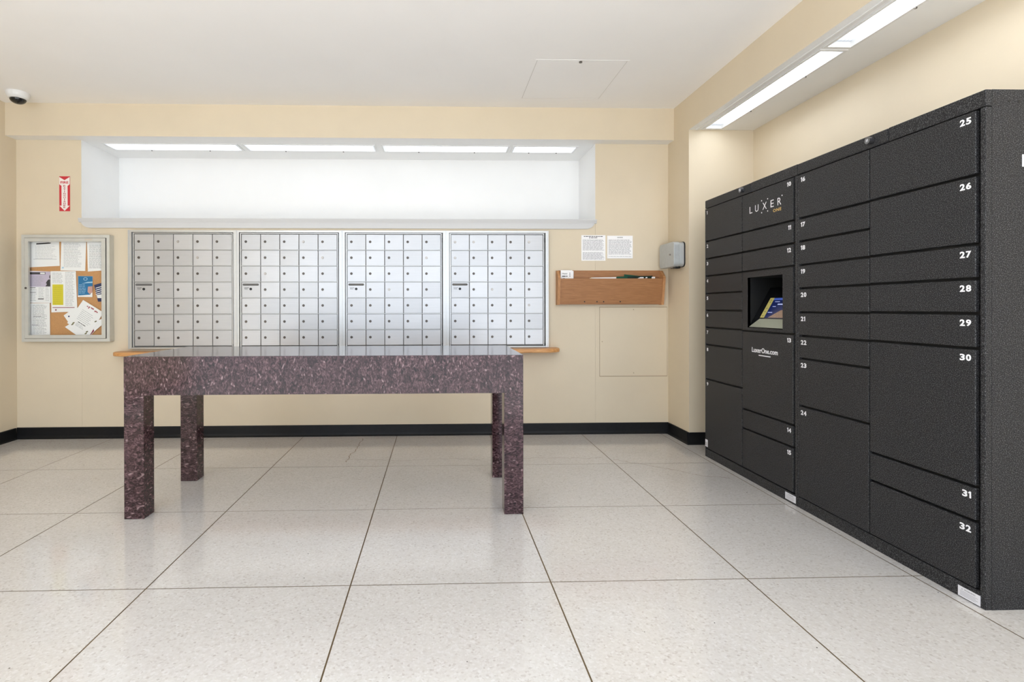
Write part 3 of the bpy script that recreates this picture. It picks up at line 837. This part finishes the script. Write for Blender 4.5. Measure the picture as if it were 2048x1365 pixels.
p, y = poly_sheet('flyer', 'white tilted flyer with a red floral heading, uppermost on the bulletin board', 'flyer', [(-3.097, 1.219), (-2.923, 1.109), (-3.049, 0.897), (-3.235, 1.017)], M['paper'])
rt = ((-3.08, 1.06), math.radians(-33))
ink(p, y, lines(-3.14, -3.01, 1.11, 1.02, 7, 0.003, 0.2, rt) + lines(-3.12, -3.04, 0.985, 0.965, 3, 0.003, 0.2, rt), M['ink'])
ink(p, y, lines(-3.115, -3.04, 1.00, 1.00, 1, 0.006, 0.0, rt), M['ink_dark'], 'heading')
fl_pts = []
for i in range(9):
    a, b = -3.058 + 0.010 * i + random.uniform(-.004, .004), 1.160 - 0.0062 * i + random.uniform(-.010, .010)
    fl_pts.append([(a + 0.007 * q * random.uniform(.6, 1.1), b + 0.007 * r * random.uniform(.6, 1.1)) for q, r in ring[::2]])
ink(p, y, fl_pts, plain('rose_print', (168, 70, 84), 0.7), 'floral_heading')
ink(p, y, [[(a + 0.011 * q, b + 0.006 * r + 0.004 * q) for q, r in ring[::2]] for a, b in [(-3.19, 1.005), (-3.18, 1.018), (-3.075, 0.925), (-3.065, 0.94), (-2.99, 1.03)]], M['olive'], 'leaf_mark')

# ------------------------------------------------------------------ fire extinguisher sign
t = thing('fire_extinguisher_sign', 'red and white arrow sign reading FIRE EXTINGUISHER on the back wall', 'sign', (-3.268, YB, 2.0))
sx0, sx1, sz0, sz1 = -3.314, -3.223, 2.0, 2.306
MB().box(sx0, sx1, YB - 0.003, YB, sz0, sz1).build('plate', M['red'], t)
cx = (sx0 + sx1) / 2; W = 0.0445
ar = [(cx, 2.003), (cx - W, 2.048), (cx - 0.026, 2.048), (cx - 0.026, 2.222), (cx - W, 2.236), (cx - W, 2.300), (cx, 2.272), (cx + W, 2.300), (cx + W, 2.236), (cx + 0.026, 2.222), (cx + 0.026, 2.048), (cx + W, 2.048)]
am = MB(); am.prism(ar, lambda p, q, h: (p, h, q), YB - 0.0036, YB - 0.003); am.build('arrow', M['sign_white'], t)
m = MB(); add_text(m, 'FIRE', 0.03, (cx, YB - 0.004, 2.252), R_BACK, bold=0.0008, fit=(0.068, 0.021)); m.build('lettering', M['red'], t)
m = MB()
for i, ch in enumerate('EXTINGUISHER'):
    add_text(m, ch, 0.02, (cx, YB - 0.004, 2.222 - i * 0.0172), R_BACK, bold=0.0004, fit=((0.018 if ch != 'I' else 0.005), 0.0135))
m.build('lettering', M['pink'], t)

# ------------------------------------------------------------------ two wall notices
def wall_notice(x0, x1, z0, z1, th, label, head, body):
    t = thing('wall_notice', label, 'notice', ((x0 + x1) / 2, YB, z0), 'typed notices on the back wall')
    MB().box(x0, x1, YB - th, YB, z0, z1).build('sheet', M['paper'], t, bevel=min(0.001, th * 0.3), seg=1)
    y = YB - th - 0.0004
    hd = MB(); 
    for s, z, w in head:
        add_text(hd, s, 0.012, ((x0 + x1) / 2, y, z), R_BACK, bold=0.0003, fit=(w, 0.0085))
    if head:
        hd.build('heading', M['ink_dark'], t)
    mb = MB()
    for (a, b, n) in body:
        for pts in lines(x0 + 0.012, x1 - 0.010, a, b, n, 0.0034, 0.12):
            mb._add([(p, y, q) for p, q in pts], [(0, 1, 2, 3)])
    mb.build('print', M['ink'], t)
wall_notice(1.305, 1.525, 1.568, 1.799, 0.0015, 'white typed notice with two paragraphs, left of two above the wooden rack', [], [(1.757, 1.664, 14), (1.642, 1.58, 10)])
wall_notice(1.540, 1.773, 1.588, 1.794, 0.006, 'thicker white typed card with a short centred heading, right of two above the rack', [('NOTICE', 1.778, 0.05)], [(1.756, 1.628, 17), (1.606, 1.603, 1)])
nt_ = bpy.data.objects['wall_notice']
hm = MB()
for z, a, b in ((1.787, 1.327, 1.500), (1.775, 1.375, 1.455)):
    for pts in lines(a, b, z, z, 1, 0.006, 0.0):
        hm._add([(p, YB - 0.0019, q) for p, q in pts], [(0, 1, 2, 3)])
hm.build('heading', M['ink_dark'], nt_)

# ------------------------------------------------------------------ wooden literature rack
RX0, RX1, RZ0, RZ1 = 1.072, 2.035, 1.168, 1.478
t = thing('literature_rack', 'brown oak wall rack holding cards and booklets beside the mailboxes', 'rack', ((RX0 + RX1) / 2, YB, RZ0))
MB().box(RX0 + 0.02, RX1 - 0.02, YB - 0.014, YB, RZ0 + 0.01, RZ1).build('back_panel', M['rack_wood'], t)
YF0, YF1 = 4.735, 4.705
side = [(YB, RZ0), (4.742, RZ0), (YF1 - 0.004, 1.405), (4.712, 1.425), (4.765, RZ1 - 0.004), (YB, RZ1 - 0.001)]
for x in (RX0, RX1 - 0.022):
    MB().prism(side, lambda p, q, h: (h, p, q), x, x + 0.022).build('side_panel', M['rack_edge'], t)
fp = [(4.746, RZ0 + 0.012), (4.758, RZ0 + 0.012), (YF1 + 0.018, 1.402), (YF1 + 0.006, 1.402)]
MB().prism(fp, lambda p, q, h: (h, p, q), RX0 + 0.022, RX1 - 0.022).build('front_panel', M['rack_wood'], t)
MB().box(RX0 + 0.022, RX1 - 0.022, 4.752, YB - 0.014, RZ0 + 0.004, RZ0 + 0.016).build('bottom_panel', M['rack_wood'], t)
for x in (1.318, 1.430, 1.490, 1.640):
    zz = RZ0 + 0.028; yy = 4.744
    MB().cyl((x, yy + 0.002, zz), (0, -1, 0), 0.006, 0.004, 8).build('nail', M['black'], t)
GR = 'papers in the wooden rack'
def rack_item(name, label, cat, x0, x1, zt, y, lean, mat, skew=0.0, zb=1.20, corner=0.0):
    pts = [(x0, zb), (x1, zb), (x1, zt + skew - corner), (x1 - corner, zt + skew), (x0, zt)] if corner else [(x0, zb), (x1, zb), (x1, zt + skew), (x0, zt)]
    o = MB().prism(pts, lambda p, q, h: (p, y + h + lean * (q - zb), q), -0.001, 0.001).build(name, mat)
    return tag(o, label, cat, GR)
c2 = rack_item('greeting_card', 'pale card behind the front card in the left of the rack', 'card', 1.125, 1.222, 1.472, 4.770, -0.06, M['paper'])
c1 = rack_item('greeting_card', 'white printed card standing at the left end of the rack', 'card', 1.103, 1.208, 1.478, 4.764, -0.08, M['paper'])
m = MB(); yy = 4.7625 - 0.08 * 0.25
add_text(m, 'Happy', 0.03, (1.140, yy - 0.0005, 1.447), R_BACK, fit=(0.048, 0.016))
for pts in lines(1.117, 1.165, 1.424, 1.424, 1, 0.008, 0.0):
    m._add([(p, yy + 0.001, q) for p, q in pts], [(0, 1, 2, 3)])
for i in range(3):
    m.cyl((1.186, yy + 0.001 - 0.0012 * i * 0, 1.452 - 0.014 * i), (0, -1, 0), 0.004, 0.002, 8)
m.build('lettering', M['ink_dark'], c1)
m = MB().prism([(1.118, 1.395), (1.17, 1.395), (1.165, 1.404), (1.15, 1.402), (1.13, 1.408)], lambda p, q, h: (p, h, q), yy + 0.0005, yy + 0.0015); m.build('picture', plain('brown_print', (110, 62, 36), 0.7), c1)
rack_item('paper_stack', 'white papers lying low in the middle of the rack', 'paper', 1.375, 1.600, 1.411, 4.768, -0.165, M['paper'], 0.004)
rack_item('booklet', 'small cream slip at the left end of the white papers in the rack', 'paper', 1.362, 1.385, 1.408, 4.763, -0.165, plain('cream_slip', (236, 224, 196), 0.7))
rack_item('booklet', 'dark green booklet next to the white papers in the rack', 'booklet', 1.602, 1.690, 1.420, 4.765, -0.165, M['green'], 0.002)
b1 = rack_item('booklet', 'tall dark green booklet tilted in the right half of the rack', 'booklet', 1.672, 1.860, 1.441, 4.772, -0.165, M['green'], -0.022)
b2 = rack_item('booklet', 'black and green booklet with white lettering at the right of the rack', 'booklet', 1.700, 1.925, 1.421, 4.761, -0.165, M['green_dark'], 0.006)
m = MB(); yy = 4.761 - 0.165 * 0.21 - 0.0018
m._add([(1.79, yy, 1.404), (1.845, yy, 1.404), (1.845, yy, 1.414), (1.825, yy, 1.418)], [(0, 1, 2, 3)])
m._add([(1.858, yy, 1.406), (1.876, yy, 1.406), (1.880, yy, 1.413), (1.870, yy, 1.420), (1.858, yy, 1.420), (1.866, yy, 1.412)], [(0, 1, 2, 3, 4, 5)])
m.build('lettering', M['num'], b2)
rack_item('paper_stack', 'small white folded slip at the right end of the booklets in the rack', 'paper', 1.918, 1.948, 1.417, 4.7595, -0.165, M['paper'], 0.001)

# ------------------------------------------------------------------ grey box on the pier side
t = thing('metal_box', 'grey rounded metal box with a small knob on the corner pier', 'utility box', (XP, 4.615, 1.49))
qy0, qy1, qz0, qz1 = 4.470, 4.760, 1.493, 1.700
def rr(y0, y1, z0, z1, r, n=6):
    pts = []
    for (cy, cz, a0) in ((y1 - r, z1 - r, 0), (y0 + r, z1 - r, 90), (y0 + r, z0 + r, 180), (y1 - r, z0 + r, 270)):
        for k in range(n + 1):
            a = math.radians(a0 + 90 * k / n)
            pts.append((cy + r * math.cos(a), cz + r * math.sin(a)))
    return pts
MB().prism(rr(qy0 - 0.006, qy1, qz0 - 0.004, qz1 + 0.004, 0.035), lambda p, q, h: (h, p, q), XP - 0.006, XP).build('gasket', M['black'], t)
MB().prism(rr(qy0, qy1, qz0, qz1, 0.03), lambda p, q, h: (h, p, q), XP - 0.046, XP - 0.006).build('body', M['box_grey'], t, bevel=0.003, seg=2)
MB().prism(rr(qy0 - 0.003, qy1 + 0.003, qz0 - 0.003, qz1 + 0.003, 0.032), lambda p, q, h: (h, p, q), XP - 0.096, XP - 0.047).build('cover', M['box_grey'], t, bevel=0.010, seg=3)
MB().cyl((XP - 0.096, 4.535, 1.597), (-1, 0, 0), 0.007, 0.012, 12).build('knob', M['lock_pale'], t)
for z in (1.52, 1.66):
    MB().cyl((XP - 0.025, qy0 + 0.003, z), (0, -1, 0), 0.009, 0.006, 12).build('bolt', M['box_grey'], t)
MB().box(XP - 0.075, XP - 0.03, 4.49, 4.54, qz0 - 0.018, qz0 + 0.002).build('cable_entry', M['black'], t, bevel=0.004, seg=2)

# ------------------------------------------------------------------ painted access panel in the wall
t = thing('wall_access_panel', 'cream painted square access panel low on the back wall below the rack', 'access panel', (1.78, YB, 0.51))
px0, px1, pz0, pz1 = 1.472, 2.088, 0.522, 1.146
f = MB(); w = 0.022
MB().box(px0 - 0.004, px1 + 0.004, YB - 0.0012, YB, pz0 - 0.004, pz1 + 0.004).build('joint', M['joint_shadow'], t)
f.box(px0 - w, px1 + 0.008, YB - 0.002, YB, pz1 + 0.004, pz1 + w); f.box(px0 - w, px1 + 0.008, YB - 0.002, YB, pz0 - w, pz0 - 0.004)
f.box(px0 - w, px0 - 0.004, YB - 0.002, YB, pz0 - 0.004, pz1 + 0.004); f.box(px1 + 0.002, px1 + 0.008, YB - 0.002, YB, pz0 - 0.004, pz1 + 0.004)
f.build('frame', M['wall'], t)
MB().box(px0, px1, YB - 0.002, YB, pz0 + 0.001, pz1).build('door', M['wall'], t, bevel=0.0006, seg=1)
for x, z in ((1.78, 1.125), (1.493, 0.835), (1.78, 0.55)):
    MB().cyl((x, YB - 0.0035, z), (0, -1, 0), 0.005, 0.0012, 10).build('screw', plain('painted_screw', (176, 158, 128), 0.5), t)

# ------------------------------------------------------------------ parcel lockers
LXF, LXR, LXB, LZT = 2.06, 2.086, 2.61, 1.962
def locker(name, label, y1, y0, ym, left, right, ls, rs, lt, bay=None):
    # y1 far end, y0 near end, ym column split
    t = thing(name, label, 'locker', ((LXF + LXB) / 2, (y0 + y1) / 2, 0), 'black parcel locker towers')
    bd = MB()
    if bay:
        by0, by1, bz0, bz1, depth = bay
        by0, by1, bz0, bz1 = by0 - 0.004, by1 + 0.004, bz0 - 0.004, bz1 + 0.004
        bd.box(LXR, LXB, by1, y1, 0, LZT); bd.box(LXR, LXB, y0, by0, 0, LZT)
        bd.box(LXR, LXB, by0, by1, 0, bz0); bd.box(LXR, LXB, by0, by1, bz1, LZT)
        bd.box(LXR + depth, LXB, by0, by1, bz0, bz1)
    else:
        bd.box(LXR, LXB, y0, y1, 0, LZT)
    bd.build('body', M['recess'] if False else M['powder'], t)
    ztop = 1.897
    fr = MB()
    fr.box(LXF + 0.001, LXR, y0, y0 + 0.020, 0.0, ztop)
    fr.box(LXF + 0.001, LXR, y1 - 0.010, y1, 0.0, ztop)
    fr.box(LXF + 0.001, LXR, y0 + 0.020, y1 - 0.010, 0.0, 0.060)
    fr.build('front_frame', M['powder'], t, bevel=0.0015, seg=1)
    MB().box(LXR - 0.006, LXR - 0.0005, y0 + 0.020, y1 - 0.010, 0.060, ztop).build('recess_panel', M['recess'], t) if not bay else None
    if bay:
        rp = MB(); a, b = LXR - 0.006, LXR - 0.0005
        rp.box(a, b, by1, y1 - 0.010, 0.06, ztop); rp.box(a, b, y0 + 0.020, by0, 0.06, ztop)
        rp.box(a, b, by0, by1, 0.06, bz0); rp.box(a, b, by0, by1, bz1, ztop)
        rp.build('recess_panel', M['recess'], t)
    # header: lock plate and fixed part
    yp = ym - 0.108
    MB().box(LXF, LXR, yp + 0.004, y1, ztop + 0.003, LZT).build('header_plate', M['powder'], t, bevel=0.006, seg=2)
    MB().box(LXF + 0.001, LXR, y0, yp, ztop + 0.003, LZT).build('header', M['powder'], t, bevel=0.0015, seg=1)
    k = MB().cyl((LXF - 0.026, ym - 0.018, 1.932), (1, 0, 0), 0.0165, 0.028, 20)
    lk = k.build('lock_cylinder', plain('black_chrome', (120, 120, 124), 0.22, metal=0.9), t)
    m = MB()
    for s in (-1, 1):
        m.box(LXF - 0.0268, LXF - 0.0255, ym - 0.018 + s * 0.004 - 0.0012, ym - 0.018 + s * 0.004 + 0.0012, 1.926, 1.938)
    m.build('mark', M['num'], lk)
    gap_t, gap_b = 0.0015, 0.0105
    def door(ya, yb, z1, z0, num, side):
        # ya > yb
        last = z0 < 0.1
        d = MB().box(LXF, LXR - 0.007, yb, ya, z0 + (0.003 if last else gap_b), z1 - gap_t).build('door', M['powder'], t, bevel=0.0022, seg=1)
        if num:
            m = MB(); s = str(num)
            hgt, gap = 0.026, 0.004
            ws = [0.0105 if ch == '1' else 0.0205 for ch in s]
            w = sum(ws) + gap * (len(s) - 1)
            cy = (ya - 0.016) if side == 'L' else (yb + 0.016 + w)
            for ch, cw in zip(s, ws):
                zc = z1 - 0.032
                if ch == '1':
                    pts = [(0.42, 0), (1, 0), (1, 1), (0.5, 1), (0.0, 0.83), (0.0, 0.66), (0.42, 0.72)]
                    m.prism(pts, lambda p, q, h: (LXF + h, cy - p * cw, zc + (q - 0.5) * hgt), -0.0008, -0.0002)
                else:
                    add_text(m, ch, 0.03, (LXF - 0.0005, cy - cw / 2, zc), R_LOCK, bold=0.0011, fit=(cw, hgt))
                cy -= cw + gap
            m.build('number', M['num'], d)
        return d
    doors = {}
    yl1, yl0 = y1 - 0.012, ym + 0.003
    yr1, yr0 = ym - 0.003, y0 + 0.037
    zs = left
    for i in range(len(zs) - 1):
        doors[ls + i] = door(yl1, yl0, zs[i], zs[i + 1], ls + i, 'L')
    num = rs
    zs = right
    for i in range(len(zs) - 1):
        if bay and abs(zs[i] - bay_top) < 1e-6:
            doors['bay'] = (yr1, yr0, zs[i], zs[i + 1])
            continue
        doors[num] = door(yr1, yr0, zs[i], zs[i + 1], num, 'R')
        num += 1
    return t, doors
bay_top = 1.378
ZL1 = [1.897, 1.642, 1.509, 1.377, 1.245, 1.116, 0.986, 0.855, 0.592, 0.066]
ZR1 = [1.897, 1.642, 1.510, 1.378, 0.982, 0.455, 0.325, 0.066]
ZL2 = [1.897, 1.643, 1.512, 1.378, 1.246, 1.110, 0.977, 0.848, 0.580, 0.062]
ZR2 = [1.897, 1.645, 1.380, 1.248, 1.114, 0.979, 0.448, 0.315, 0.062]
BAY = (3.130, 3.490, 1.010, 1.340, 0.235)
t1, D1 = locker('parcel_locker', 'far black parcel locker tower with a touch screen bay and white logo', 4.053, 3.000, 3.553, ZL1, ZR1, 1, 10, 0, BAY)
t2, D2 = locker('parcel_locker', 'near black parcel locker tower with doors numbered sixteen to thirty two', 2.997, 1.950, 2.490, ZL2, ZR2, 16, 25, 0)
# screen bay
ya, yb, z1, z0 = D1['bay']
by0, by1, bz0, bz1, dep = BAY
bz = MB(); xb = LXR - 0.007
zt, zb = z1 - 0.0015, z0 + 0.0105
bz.box(LXF, xb, yb, ya, bz1, zt); bz.box(LXF, xb, yb, ya, zb, bz0); bz.box(LXF, xb, by1, ya, bz0, bz1); bz.box(LXF, xb, yb, by0, bz0, bz1)
bez = bz.build('screen_bezel', M['powder'], t1)
li = MB(); x1_ = LXR + dep - 0.001
li.box(LXF + 0.002, x1_, by1, by1 + 0.003, bz0, bz1); li.box(LXF + 0.002, x1_, by0 - 0.003, by0, bz0, bz1)
li.box(LXF + 0.002, x1_, by0, by1, bz1, bz1 + 0.003); li.box(x1_ - 0.003, x1_, by0, by1, bz0, bz1)
li.box(LXF + 0.002, x1_, by0, by1, bz0 - 0.003, bz0)
li.build('bay_lining', M['recess'], t1)
# slanted touch screen rising away from the opening
SO = Vector((LXF + 0.006, 3.4885, 1.0115)); SV = Vector((0.4895, 0, 0.872)); SU = Vector((0, -1, 0)); SN = SU.cross(SV)
def on_screen(pts, lift, th=0.0008):
    mb = MB()
    n = len(pts)
    vs = [SO + SU * u + SV * v + SN * lift for u, v in pts] + [SO + SU * u + SV * v + SN * (lift - th) for u, v in pts]
    mb._add(vs, [tuple(range(n)), tuple(range(n, 2 * n))[::-1]] + [(i, (i + 1) % n, n + (i + 1) % n, n + i) for i in range(n)])
    return mb
scr = on_screen([(0.001, 0.002), (0.357, 0.002), (0.357, 0.30), (0.001, 0.30)], 0.0, 0.006).build('touch_screen', M['screen_black'], t1)
on_screen([(0.004, 0.004), (0.071, 0.066), (0.12, 0.066), (0.171, 0.066), (0.354, 0.066), (0.354, 0.004)], 0.0012).build('grey_reflection_patch', M['grey_reflection'], scr)  # grey-green room reflection in the glass, painted on as a flat polygon
on_screen([(0.11, 0.074), (0.354, 0.074), (0.354, 0.22), (0.11, 0.22)], 0.0012).build('display', M['scr_navy'], scr)
on_screen([(0.067, 0.074), (0.11, 0.074), (0.11, 0.22), (0.067, 0.22)], 0.0012).build('display_strip', M['scr_yellow'], scr)
on_screen([(0.112, 0.203), (0.354, 0.203), (0.354, 0.218), (0.112, 0.218)], 0.0018).build('display_bar', M['scr_blue'], scr)
on_screen([(0.150, 0.076), (0.240, 0.130), (0.354, 0.130), (0.354, 0.076)], 0.0018).build('brick_reflection_patch', M['scr_brick_reflection'], scr)  # brick-coloured reflection in the glass, painted over the display as a polygon
m = MB()
for (u0, u1, v0, v1) in ((0.135, 0.183, 0.189, 0.193), (0.137, 0.168, 0.154, 0.158), (0.176, 0.230, 0.168, 0.176), (0.12, 0.165, 0.111, 0.115)):
    q = on_screen([(u0, v0), (u1, v0), (u1, v1), (u0, v1)], 0.0018)
    m._add(q.v, q.f)
m.build('display_lettering', M['scr_white'], scr)
m = MB()
for v in (0.20, 0.185, 0.14, 0.115, 0.085):
    q = on_screen([(0.084, v), (0.092, v), (0.092, v + 0.006), (0.084, v + 0.006)], 0.0018); m._add(q.v, q.f)
m.build('display_icons', M['ink_dark'], scr)
# logo on door 10
d10 = D1[10]; m = MB()
xl = LXF - 0.0006
for ch, yc, w in (('L', 3.450, 0.030), ('U', 3.386, 0.036), ('X', 3.304, 0.042), ('E', 3.228, 0.031), ('R', 3.159, 0.034)):
    add_text(m, ch, 0.06, (xl, yc, 1.782), R_LOCK, bold=-0.0002, fit=(w, 0.044))
for yc, zc in ((3.335, 1.820), (3.273, 1.820), (3.335, 1.744), (3.273, 1.744), (3.134, 1.812)):
    m.cyl((LXF, yc, zc), (-1, 0, 0), 0.0042, 0.0008, 12)
m.build('logo_lettering', M['num'], d10)
m = MB(); add_text(m, 'ONE', 0.03, (xl, 3.180, 1.735), R_LOCK, bold=0.0004, spacing=1.15, fit=(0.078, 0.019)); m.build('logo_word', M['gold'], d10)
d13 = D1[13]; m = MB()
add_text(m, 'LuxerOne.com', 0.04, (xl, 3.307, 0.868), R_LOCK, bold=0.0006, fit=(0.265, 0.032))
m.box(LXF - 0.001, LXF, 3.246, 3.366, 0.833, 0.839)
m.build('web_address', M['num'], d13)
# stickers
def sticker(parent, y1, y0, z1, z0, warn=True, dark=False):
    s = MB().box(LXF - 0.0004, LXF + 0.002, y0, y1, z0, z1).build('sticker', M['sticker'], parent)
    m = MB(); w = y1 - y0; h = z1 - z0
    if warn:
        add_text(m, 'WARNING', 0.01, (LXF - 0.0007, (y0 + y1) / 2 - w * 0.04, z1 - h * 0.2), R_LOCK, bold=0.0002, fit=(w * 0.5, h * 0.14))
        m._add([(LXF - 0.0008, y1 - w * 0.16, z1 - h * 0.28), (LXF - 0.0008, y1 - w * 0.23, z1 - h * 0.28), (LXF - 0.0008, y1 - w * 0.195, z1 - h * 0.12)], [(0, 1, 2)])
    n = 4
    for i in range(n):
        z = z1 - h * (0.4 + 0.13 * i)
        m._add([(LXF - 0.0007, y1 - w * 0.1, z), (LXF - 0.0007, y0 + w * (0.1 + 0.1 * (i % 2)), z), (LXF - 0.0007, y0 + w * (0.1 + 0.1 * (i % 2)), z - h * 0.04), (LXF - 0.0007, y1 - w * 0.1, z - h * 0.04)], [(0, 1, 2, 3)])
    m.build('print', M['ink_dark'] if dark else M['ink'], s)
sticker(t1, 3.106, 3.014, 0.052, 0.012)
sticker(t1, 4.050, 4.012, 0.132, 0.078, False, True)
sticker(t2, 2.055, 1.968, 0.044, 0.004)
# near side panel holes and label
for z in (1.918, 0.045):
    ring_ = MB()
    n = 20
    for i in range(n):
        a, b = 2 * math.pi * i / n, 2 * math.pi * (i + 1) / n
        cx = 2.112
        ring_._add([(cx + 0.018 * math.cos(a), 1.9494, z + 0.018 * math.sin(a)), (cx + 0.018 * math.cos(b), 1.9494, z + 0.018 * math.sin(b)), (cx + 0.0155 * math.cos(b), 1.9494, z + 0.0155 * math.sin(b)), (cx + 0.0155 * math.cos(a), 1.9494, z + 0.0155 * math.sin(a))], [(0, 1, 2, 3)])
    ring_.build('knockout', M['recess'], t2)
    for x in (2.152, 2.190, 2.228):
        MB().cyl((x, 1.951, z), (0, -1, 0), 0.005, 0.002, 10).build('bolt_hole', M['recess'], t2)
MB().box(2.202, 2.29, 1.9488, 1.951, 1.672, 1.718).build('sticker', M['sticker'], t2)
